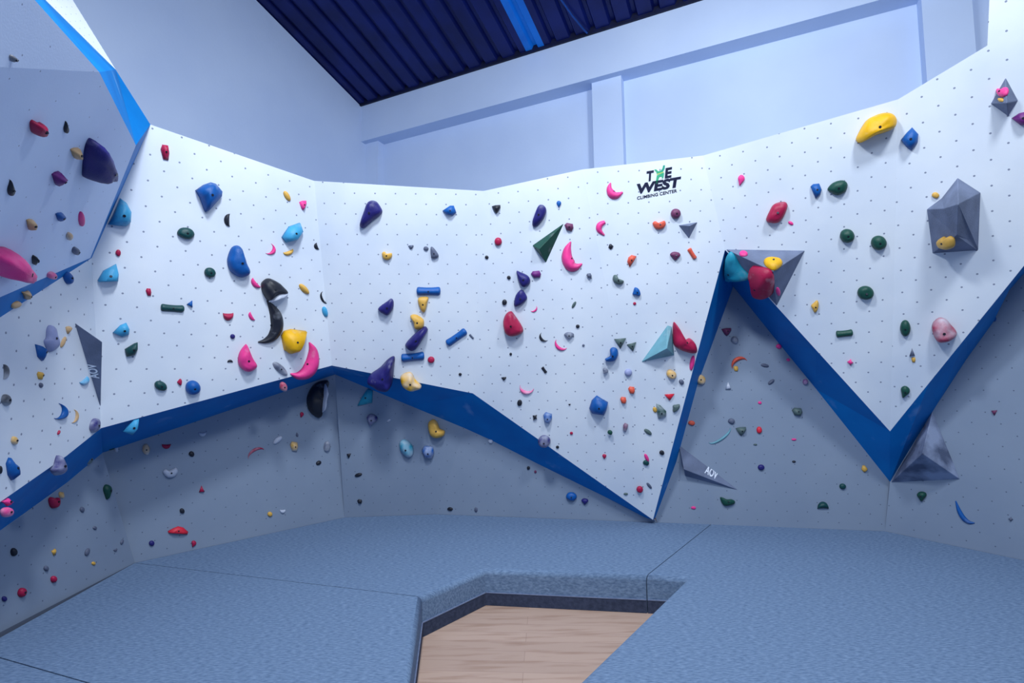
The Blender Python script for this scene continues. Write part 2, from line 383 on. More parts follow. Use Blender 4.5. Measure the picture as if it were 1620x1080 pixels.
# ---- holds -------------------------------------------------------------------------------
def inpoly(x, y, poly):
    c = False; n = len(poly)
    for i in range(n):
        (x1, y1), (x2, y2) = poly[i], poly[(i + 1) % n]
        if (y1 > y) != (y2 > y) and x < (x2 - x1) * (y - y1) / (y2 - y1) + x1: c = not c
    return c
ORDER = ['q1', 'q2', 'p2', 'p1', 'p3', 'p4', 'p5', 'p6', 'p7', 'f1', 'f2', 'f3', 'f4', 'f5', 'f6']
def facet_of(x, y):
    for k_ in ORDER:
        if inpoly(x, y, FP[k_]): return k_
    best = min(ORDER, key=lambda k_: min(math.hypot((a[0] * t_ + b_[0] * (1 - t_)) - x, (a[1] * t_ + b_[1] * (1 - t_)) - y) for a, b_ in zip(FP[k_], FP[k_][1:] + FP[k_][:1]) for t_ in (0, .25, .5, .75, 1)))
    return best
UNIT = {   # outlines in a -1..1 box, y down
 'egg': [(-.95, .1), (-.75, -.65), (-.1, -1), (.6, -.8), (1, -.1), (.8, .65), (.1, 1), (-.6, .8)],
 'peb': [(-1, .15), (-.7, -.75), (.05, -1), (.75, -.6), (1, .2), (.5, .95), (-.35, .8)],
 'ball': [(math.cos(i * math.pi / 5), math.sin(i * math.pi / 5)) for i in range(10)],
 'drop': [(-.9, -.35), (-.5, -.9), (.1, -1), (.75, -.75), (.95, -.2), (.5, .45), (.05, 1), (-.45, .4)],
 'bean': [(-1, -.5), (-.6, -1), (-.15, -.55), (.35, -.75), (.85, -.9), (1, -.1), (.6, .75), (-.1, 1), (-.7, .6)],
 'fan': [(-1, -.7), (-.2, -.95), (.95, -1), (1, -.4), (.45, .6), (.05, 1), (-.4, .55)],
 'blok': [(-1, -.4), (-.55, -1), (.8, -.85), (1, .1), (.7, 1), (-.5, .85)],
 'tri': [(-1, -.8), (1, -1), (.05, 1)],
 'jag': [(-1, -.2), (-.3, -.5), (.2, -1), (.45, -.3), (1, .05), (.35, .35), (.1, 1), (-.35, .4)],
}
SHAPEW = {'egg': 'egg-shaped', 'peb': 'pebble-shaped', 'ball': 'round', 'drop': 'teardrop-shaped', 'bean': 'bean-shaped', 'fan': 'fan-shaped', 'blok': 'blocky',
          'tri': 'triangular', 'jag': 'jagged', 'moon': 'half-moon', 'cres': 'crescent', 'bar': 'sausage-shaped', 'leaf': 'leaf-shaped'}
FLAT = {'fan', 'blok', 'tri', 'jag'}
def catmull(P, n=4):
    out = []; m = len(P)
    for i in range(m):
        p0, p1, p2, p3 = P[i - 1], P[i], P[(i + 1) % m], P[(i + 2) % m]
        for j in range(n):
            t = j / n; t2 = t * t; t3 = t2 * t
            out.append(tuple(.5 * (2 * b + (c - a) * t + (2 * a - 5 * b + 4 * c - d_) * t2 + (3 * b - a - 3 * c + d_) * t3) for a, b, c, d_ in zip(p0, p1, p2, p3)))
    return out
def pairs_unit(kind, n=14):
    out = []
    for i in range(n + 1):
        t = math.pi * i / n; s, c = math.sin(t), math.cos(t)
        if kind == 'cres': a, b = (c, -1 + 2 * s), (c * .93, -1 + .95 * s)
        elif kind == 'moon': a, b = (c, -1 + 2 * s ** .8), (c * .97, -1 + .18 * s)
        elif kind == 'leaf': w = s ** .9; a, b = (-c, w), (-c, -w)
        else: w = min(1, s * 1.9) ** .6; a, b = (-c, w * (1 - .12 * s)), (-c, -w * (1 - .3 * s))
        out.append((a, b))
    return out
def sweep_pairs(pts, n=5):
    """pts: (x, y, width) along a centre line in photo pixels"""
    ext = [pts[0]] + list(pts) + [pts[-1]]; dense = []
    for i in range(1, len(ext) - 2):
        for j in range(n):
            t = j / n; t2 = t * t; t3 = t2 * t
            dense.append([.5 * (2 * b + (c - a) * t + (2 * a - 5 * b + 4 * c - d_) * t2 + (3 * b - a - 3 * c + d_) * t3) for a, b, c, d_ in zip(ext[i - 1], ext[i], ext[i + 1], ext[i + 2])])
    dense.append(list(pts[-1])); out = []
    for i, p in enumerate(dense):
        a, b = dense[max(i - 1, 0)], dense[min(i + 1, len(dense) - 1)]
        dx, dy = b[0] - a[0], b[1] - a[1]; l_ = math.hypot(dx, dy) or 1; w = max(p[2], .3) / 2
        out.append(((p[0] - dy / l_ * w, p[1] + dx / l_ * w), (p[0] + dy / l_ * w, p[1] - dx / l_ * w)))
    return out
def build_pairs(prs, fr, inv, pl, hgt):
    bm = bmesh.new(); ms = 8; rows = []
    def wp(q): return inv @ onpl(q[0], q[1], pl)
    ws = [(wp(a), wp(b)) for a, b in prs]; wm = max((a - b).length for a, b in ws) or .01
    for a, b in ws:
        w = (a - b).length; rows.append([])
        for j in range(ms + 1):
            s = j / ms; p = a.lerp(b, s); z = hgt * (w / wm) ** .8 * math.sin(math.pi * s) ** .75
            rows[-1].append(bm.verts.new((p.x, p.y, z if 0 < j < ms else 0)))
    for i in range(len(rows) - 1):
        for j in range(ms): bm.faces.new((rows[i][j], rows[i][j + 1], rows[i + 1][j + 1], rows[i + 1][j]))
        bm.faces.new((rows[i][0], rows[i + 1][0], rows[i + 1][ms], rows[i][ms]))
    for f in bm.faces: f.smooth = True
    return bm
def build_blob(poly, fr, inv, pl, hgt, pk, flat, seed):
    bm = bmesh.new()
    P = poly if flat else catmull(poly, 4)
    xs = [p[0] for p in poly]; ys = [p[1] for p in poly]
    cx = sum(xs) / len(xs); cy = sum(ys) / len(ys)
    w, h_ = max(xs) - min(xs), max(ys) - min(ys)
    px, py = cx + pk[0] * w * .5, cy + pk[1] * h_ * .5
    L_ = [inv @ onpl(x, y, pl) for x, y in P]; pkl = inv @ onpl(px, py, pl)
    prof = [(1, 0), (.93, .38), (.48, 1.0)] if flat else [(1, 0), (1.0, .2), (.95, .45), (.84, .68), (.66, .86), (.42, .97), (.18, 1.0)]
    rings = []
    for ri, (s, z) in enumerate(prof):
        rg = []
        for p in L_:
            q = pkl.lerp(p, s); q.z = z * hgt
            if ri and not flat:
                nv_ = noise.noise(V((q.x * 14 + seed, q.y * 14, seed * 1.7))); q.z += nv_ * hgt * .16 * (1 if ri > 1 else .3)
            if flat and ri == len(prof) - 1: q.z += ((q.x - pkl.x) * math.cos(seed) + (q.y - pkl.y) * math.sin(seed)) * .35
            rg.append(bm.verts.new(q))
        rings.append(rg)
    n = len(L_)
    for a, b in zip(rings, rings[1:]):
        for i in range(n): bm.faces.new((a[i], a[(i + 1) % n], b[(i + 1) % n], b[i]))
    if flat: bm.faces.new(rings[-1])
    else:
        c = bm.verts.new((pkl.x, pkl.y, hgt * 1.0))
        for i in range(n): bm.faces.new((rings[-1][i], rings[-1][(i + 1) % n], c))
    bm.faces.new(rings[0][::-1])
    if flat:
        sz = max((p - pkl).length for p in L_)
        bmesh.ops.bevel(bm, geom=[e for e in bm.edges if e.calc_face_angle(0) > .15], offset=sz * .05, segments=2, profile=.6, affect='EDGES')
    for f in bm.faces: f.smooth = True
    return bm
HOLDS = []          # (label info) filled below, labels written at the end
def add_hold(spec, tmpl):
    kind, c, facet, hf, pk = spec['k'], spec['c'], spec.get('f'), spec.get('h', 1.0), spec.get('pk', (0, .12))
    prs = poly = None; flat = spec.get('flat', kind in FLAT)
    if 'S' in spec: prs = sweep_pairs(spec['S'])
    elif 'P' in spec: poly = [tuple(map(float, p)) for p in spec['P']]
    else:
        cx, cy, w, h_, rot = spec['g']; a = math.radians(rot); ca, sa = math.cos(a), math.sin(a)
        tf = lambda p: (cx + p[0] * w / 2 * ca - p[1] * h_ / 2 * sa, cy + p[0] * w / 2 * sa + p[1] * h_ / 2 * ca)
        if kind in UNIT: poly = [tf(p) for p in UNIT[kind]]
        else: prs = [(tf(p), tf(q)) for p, q in pairs_unit(kind)]
    allp = poly or [p for pr_ in prs for p in pr_]
    x0, x1 = min(p[0] for p in allp), max(p[0] for p in allp); y0, y1 = min(p[1] for p in allp), max(p[1] for p in allp)
    mx, my = (x0 + x1) / 2, (y0 + y1) / 2
    facet = facet or facet_of(mx, my); pl = PL[facet]
    org = onpl(mx, my, pl); fr = frame(org, pl[1]); inv = fr.inverted()
    dep = (org - CAM).dot(fw)
    if prs: wmin = max(math.dist(a, b) for a, b in prs)
    else:
        wmin = min(x1 - x0, y1 - y0)
    hgt = max(.012, .5 * hf * wmin / F * dep)
    seed = (mx * 7.3 + my * 3.1) % 50
    sx = sy = 1.0; ox = oy = 0.0
    for it in range(4):
        adj = lambda p: (mx + ox + (p[0] - mx) * sx, my + oy + (p[1] - my) * sy)
        if prs: bm = build_pairs([(adj(a), adj(b)) for a, b in prs], fr, inv, pl, hgt)
        else: bm = build_blob([adj(p) for p in poly], fr, inv, pl, hgt, pk, flat, seed)
        if it == 3: break
        pp = [proj(fr @ v.co) for v in bm.verts]; bm.free()
        a0, a1 = min(p[0] for p in pp), max(p[0] for p in pp); b0, b1 = min(p[1] for p in pp), max(p[1] for p in pp)
        ox += mx - (a0 + a1) / 2; oy += my - (b0 + b1) / 2
        sx = min(1.15, max(.5, sx * (x1 - x0) / (a1 - a0))); sy = min(1.15, max(.5, sy * (y1 - y0) / (b1 - b0)))
    bmesh.ops.recalc_face_normals(bm, faces=bm.faces)
    for v in bm.verts: v.co.z -= .002 if v.co.z < .001 else 0
    # recentre the origin on the hold
    cen = sum((v.co for v in bm.verts), V()) / len(bm.verts); cen.z = 0
    for v in bm.verts: v.co -= cen
    fr2 = fr @ Matrix.Translation(cen)
    bvh = BVHTree.FromBMesh(bm) if wmin >= 12 else None
    o = link(spec.get('name', 'climbing_hold'), bm, holdmat(c)); o.matrix_world = fr2
    if bvh and not spec.get('nobolt'):
        hit = None
        for q in ([(0, 0)] if not prs else []) + [(0, 0), (.02, 0), (0, .02), (-.02, 0), (0, -.02)]:
            hit = bvh.ray_cast(V((q[0], q[1], 2)), V((0, 0, -1)))
            if hit[0] is not None: break
        if hit and hit[0] is not None:
            b2 = bmesh.new(); rr_ = min(.011, .0045 + wmin / F * dep * .04)
            bmesh.ops.create_cone(b2, cap_ends=True, segments=12, radius1=rr_, radius2=rr_ * .9, depth=.008)
            nn = hit[1] if hit[1].z > 0 else -hit[1]
            mt = frame(hit[0], nn.normalized(), V((0, 1, .01)))
            for v in b2.verts: v.co = mt @ v.co
            link('bolt', b2, M['bolt'], o)
    sz = max(x1 - x0, y1 - y0)
    HOLDS.append(dict(o=o, x=mx, y=my, sz=sz, w=x1 - x0, c=c, kind=kind, facet=facet, lab=spec.get('lab'), mark=spec.get('mark')))
    return o

DATA = '''
# facet kind colour cx cy w h rot hf | (P/S lists) ; label ; landmark phrase
q2 blok bk* 21 92 14 12 10 1
q1 bean rd 61 204 31 27 10 1.2 ; crimson bean-shaped climbing hold high on the blue-edged prow ; the crimson prow hold
q1 drop bk 105 201 10 20 180 .8
q1 fan tn 121 243 20 20 0 1
q1 drop bk 18 297 14 26 180 .8
q1 fan pu 95 283 23 24 -5 1.1 ; purple cup-shaped hold with a flat top on the prow ; the purple cup hold
q1 fan tn 50 355 18 19 5 1
q1 fan bl 96 343 17 15 0 1
q1 leaf pk 129 346 24 11 88 1
q1 peb tn* 110 373 11 14 25 1
q1 peb gy 120 397 13 14 0 1
q1 blok bk 56 411 13 16 10 1
q1 peb pk* 82 436 17 14 -10 1
p1 egg bl 108 439 25 14 55 1 ; blue egg-shaped hold hanging from the lower tip of the prow
q1 jag tn 42 466 18 16 20 1
q1 leaf tn 26 482 18 10 -25 1
p1 leaf tn 100 541 19 7 -65 .8
p1 fan tn 109 522 11 13 0 .8
p1 moon bk* 10 588 24 11 -90 .8
p1 blok oc 64 594 12 13 0 .8
p1 peb gy 65 609 8 8 20 .7
p1 peb bk* 10 633 17 19 0 .8
p1 moon lb* 135 604 17 11 -35 .8
p1 cres bl 99 653 26 20 -70 1.1 ; blue kidney hold with a hollow on its left side, on the left white panel ; the blue kidney hold
p1 cres tn 120 659 22 10 -80 .8
p1 leaf rd 93 684 8 4 -60 .8
p1 egg nv* 150 673 25 17 -65 .9
p1 peb oc* 23 697 12 14 0 .8
p1 leaf bk 1 743 13 6 90 .8
f1 cres bl* 40 800 22 18 160 .8
p1 jag pk 12 794 21 13 0 .9
p1 egg pk* 11 810 22 16 0 .9
f1 fan cy 110 741 19 24 10 1
f2 blok or 202 690 11 8 5 .5
f2 egg tl 174 705 18 14 0 1
f2 blok wh 184 711 7 9 5 .6
f1 egg tl* 139 727 18 15 -30 1
f2 blok tl 337 634 8 8 0 .8
p2 blok rd 261 241 14 26 -3 .8 ; crimson upright brick-shaped hold near the top corner of the white wall ; the crimson brick hold
p2 peb rd 187 400 9 11 10 .8
p2 blok rd 235 462 9 13 -5 .7
p2 peb tl 294 369 28 19 5 .9
p2 bar tl 273 487 38 14 4 .9 ; long dark green sausage hold left of the black crescent ; the long dark green hold
p2 tri bl 302 482 11 10 -30 .8
p2 moon bk 359 348 20 10 90 .9
p2 leaf oc 454 310 18 9 60 .9
p2 fan pk 479 325 12 16 0 .8
p2 cres pk 430 396 18 13 -60 .9
p2 moon oc 457 400 17 8 -20 .9
p2 moon bk 500 390 11 7 70 .8
p2 egg tl 332 431 19 16 15 .9
p2 moon pk 403 449 19 9 50 .9
p2 leaf oc 481 457 21 10 45 .9
p2 cres bk 511 472 21 8 65 .9
p2 leaf lb 514 493 17 9 75 .9
p2 moon rd 361 501 17 13 0 .9
p2 moon pk 397 501 15 7 60 .9
p2 ball nv 368 532 8 8 0 .9
p2 leaf gy* 443 583 30 12 42 .9
p3 tri li 508 555 7 10 180 .8
p2 moon bk 364 571 9 5 180 .8
p2 egg tl 254 610 22 15 25 .9
p2 drop rd 284 604 12 8 90 .8
p2 egg bl 305 613 25 23 0 1 ; round blue hold just above the blue band, below the left white wall ; the round blue hold
p2 peb rd* 448 612 13 17 -15 .9
p3 fan gy 650 391 9 7 0 .8
p3 peb gy 674 393 8 7 0 .8
p3 bean oc 612 405 17 13 10 .9
p3 bar bl 678 460 38 16 0 .9 ; blue dog-bone bar hold above two yellow holds, topmost of the bars ; the top blue bar
p3 bar bl 653 564 37 16 -6 .9 ; blue bar hold below the navy leaf hold, above the blue band ; the lower blue bar
p3 ball rd 682 569 11 11 0 1
p3 bar bl 722 533 37 14 -35 .9 ; slanting blue bar hold beside the wall corner ; the slanting blue bar
p3 bar gy 746 532 9 4 48 .6
p3 ball bk 728 592 5 5 0 .8
f3 bar bl* 641 627 29 12 30 .9
f3 bar tn 672 637 31 8 63 .8 ; thin tan stick-like hold slanting across the blue band ; the thin tan stick hold
f3 drop nv* 588 664 20 19 15 1
f3 leaf wh 615 665 7 4 -30 .8
f3 leaf cy* 643 709 30 21 60 1 ; turquoise oval hold on the shaded lower wall under the blue band ; the turquoise oval hold
f3 blok bl* 677 715 20 21 0 1
f3 tri bk 552 721 7 8 0 .8
f3 leaf bk 567 751 12 6 -15 .8
f3 blok bk 569 793 8 7 0 .8
f4 peb bk 712 805 9 6 0 .8
f4 peb gy 753 806 5 8 0 .8
f2 drop rd 477 656 7 9 20 .8
f2 moon wh 320 687 12 8 0 1
f2 peb bk 303 718 9 9 0 .8
f2 cres rd* 403 714 29 10 150 .8
f2 leaf wh 439 696 18 9 -40 .9
f2 blok oc* 465 706 13 16 0 .9
f2 egg gy* 517 706 11 17 10 .9
f2 leaf bk 504 732 9 7 -30 .8
f2 peb gy 470 688 4 6 0 .8
f2 tri rd 319 773 9 11 180 .8
f2 peb bk 288 808 8 9 -20 .8
f2 drop rd 306 860 9 11 20 .8
f2 ball oc 427 813 8 8 0 .8
f2 moon wh 447 809 9 7 0 .8
f2 bean wh 270 748 24 15 -10 1 ; chalky white bean-shaped hold on the grey lower wall, left side ; the chalky white bean hold
f2 moon rd 263 706 14 8 0 .8
f2 peb tn* 231 711 12 18 0 .9
f2 ball nv 240 859 9 9 0 .8
f1 drop gr 170 778 16 24 0 1 ; green teardrop hold on the grey lower wall under the blue band ; the green teardrop hold
f1 bean rd 86 795 20 18 0 1 ; crimson lump-shaped hold on the grey lower wall, far left ; the crimson lump
f1 blok oc* 97 783 10 11 0 .8
f1 peb gy 130 806 8 9 0 .7
f1 peb gy 150 835 7 6 0 .7
f1 egg bk 22 873 12 13 0 .9
f1 jag oc 85 873 9 12 10 .8
f1 leaf gy 138 873 13 8 -65 .8
f1 peb gy 73 899 9 9 0 .8
f1 egg rd 85 916 12 11 -20 .9
f1 egg rd 35 937 17 14 -50 .9
f1 ball nv 7 947 9 9 0 .9
f1 leaf gy 193 857 9 5 -65 .7
f1 moon gy 183 870 7 4 -25 .6
f1 peb oc 148 891 7 6 0 .6
p4 fan bk 785 331 14 14 0 .9
p4 drop bl 884 323 8 11 0 .8
p4 egg rd 788 382 12 13 0 .9
p4 peb bk 770 407 6 6 0 .8
p4 blok mv 900 359 15 13 5 .8
p4 blok pu 848 434 16 12 -10 .9
p4 peb bk 805 439 6 6 0 .8
p4 egg bk 798 478 8 9 10 .8
p4 cres pk 846 490 12 6 -40 .7
p5 blok gy 932 436 8 8 -15 .8
p4 leaf dg 908 482 12 5 -60 .8
p4 ball bk 914 516 6 6 0 .8
p4 drop gy* 900 531 17 12 0 .9
p4 cres bk 858 535 16 9 50 1
p4 cres pk 885 548 22 11 38 .9
p4 ball gy 923 546 4 4 0 .8
p4 ball bk 808 560 4 5 0 .8
p4 bar bk 861 585 11 6 55 .8
p4 fan bk 797 599 8 6 0 .8
p4 cres pk* 832 618 23 13 15 1
p4 egg bk 822 637 8 10 10 .8
p4 jag bk 846 660 9 11 30 .8
p4 blok bl* 866 661 15 18 10 1
p4 tri bk 901 640 4 3 0 .8
p4 ball rd 904 685 5 5 0 .7
p4 ball nv* 861 698 20 21 0 1 ; round navy knob with a chalky top, straddling the blue band edge ; the round navy knob
p4 ball bk 882 707 5 5 0 .8
f4 ball wh 786 686 9 10 0 1
f4 blok wh 776 698 8 7 0 .8
f4 ball bk 836 740 5 6 0 .8
f4 ball mv 847 746 4 5 0 .6
f4 peb bl 904 785 17 14 0 1 ; blue pebble hold low on the shaded wall under the blue band ; the low blue pebble
f4 drop nv 925 793 12 10 0 .9
p4 drop rd 956 722 7 8 0 .8
p5 egg rd 1012 774 11 11 20 .9
p4 leaf dg 990 781 7 4 0 .7
p5 blok bk 966 390 8 8 35 .7
p5 bean dg 977 443 20 12 38 .9
p5 drop bl 1006 462 17 13 60 .9
p5 ball rd 1004 480 5 5 0 .7
p5 bean or 1043 356 21 14 -5 1 ; orange bean-shaped hold below the climbing centre logo ; the orange bean hold
p5 ball mv 1069 338 16 17 0 1 ; round mauve knob just below the climbing centre logo
p5 drop mv 1068 405 18 14 0 .9
p5 bar or 1095 401 19 9 58 .9
p6 drop pk 1172 285 12 18 15 .8
p5 tri dg 981 543 19 17 0 .7
p5 tri dg 1000 549 16 14 -10 .5
p5 drop gy* 957 587 11 10 30 .9
p5 ball li 994 589 12 12 0 .9
p5 blok or 999 617 11 12 0 .8
p5 blok or 986 633 10 11 0 .8
p5 leaf pk 1095 574 24 8 -80 .8
p5 egg oc* 1062 592 19 14 35 .9
p5 peb gy 1078 604 9 8 30 .8
f5 egg oc* 1108 600 19 15 35 .9
p5 tri rr 1059 628 16 11 0 .7
p5 leaf oc 1036 648 9 7 70 .7
p5 drop dg 1069 644 18 11 130 .8
p5 leaf dg 1025 683 14 7 35 .8
p5 blok mv* 989 676 8 14 15 .8
p5 peb gr 965 684 8 8 0 .8
p5 peb bk 1047 716 8 8 0 .8
p5 leaf pk 1023 724 14 6 65 .8
p5 peb tl 1022 732 10 9 0 .8
p5 leaf gy 1027 768 12 5 50 .8
p6 leaf pk 1251 353 9 6 30 .7
p6 egg gr 1340 373 24 22 0 1 ; round dark green ball hold between the crimson egg and the big grey volume ; the upper green ball
p6 egg gr 1390 384 26 23 0 1 ; round dark green ball hold nearest the big grey volume
p6 egg gr 1369 463 27 22 0 1 ; dark green ball hold lowest of three, above the V notch ; the lowest green ball
p6 bar gr 1336 527 27 13 -6 .9 ; dark green sausage hold above the blue V band ; the green sausage hold
p7 egg gr 1432 519 17 26 0 1 ; upright dark green egg hold beside the chalky crimson hold ; the upright green egg
p7 drop gr 1431 620 17 20 20 .9
p6 drop oc 1289 484 22 12 100 .9
p6 jag pk 1345 573 10 11 0 .8
p7 tri gy 1443 557 9 13 180 .8
p7 blok oc 1445 569 7 9 0 .6
f5 fan mv 1149 525 16 13 0 1
f5 peb gy* 1162 538 12 12 0 .9
f5 cres or 1167 571 27 13 150 1 ; orange crescent hold on the shaded wall inside the blue notch ; the orange crescent
f5 blok oc 1164 583 8 9 0 .6
f5 leaf gy 1210 578 13 6 10 .8
f5 tri wh 1152 610 9 12 180 .9
f5 leaf gy 1220 604 12 6 -38 .8
f5 peb pk 1232 548 9 8 0 .8
f5 peb pk 1247 569 6 5 0 .7
f5 fan li 1246 540 7 6 0 .6
f5 leaf wh 1237 516 9 4 -10 .6
f5 ball pu* 1274 604 9 10 0 .9
f5 blok dg 1261 651 17 13 0 1
f5 peb gy 1157 666 11 9 0 .9
f5 fan dg 1172 682 17 14 0 .9
f5 egg rr 1201 680 9 11 0 .9
f5 cres pt 1141 692 42 9 -35 .9 ; pale teal thin crescent hold on the shaded wall in the notch ; the pale teal crescent
f5 peb or 1094 669 11 8 0 .8
f5 leaf dg 1195 703 6 3 0 .7
f5 peb pk 1202 637 6 5 0 .6
f5 leaf pk 1256 695 8 4 0 .6
f5 egg nv 1204 739 11 9 0 .9
f5 peb pk 1097 803 8 5 0 .6
f5 egg tl 1333 769 11 9 0 .9
f5 blok oc 1367 741 11 9 45 .7
f5 moon tl 1302 799 18 12 180 1 ; dark green dome-shaped hold near the mat under the V band ; the green dome hold
f5 leaf bk 1256 730 6 4 0 .7
f6 drop gr 1458 785 17 16 0 1
f6 tri mv 1573 653 10 9 0 .8
f6 jag gy 1599 821 8 8 0 .6
f6 peb bl 1572 504 9 10 0 .9
f5 ball pk 1119 505 5 5 0 .7
'''
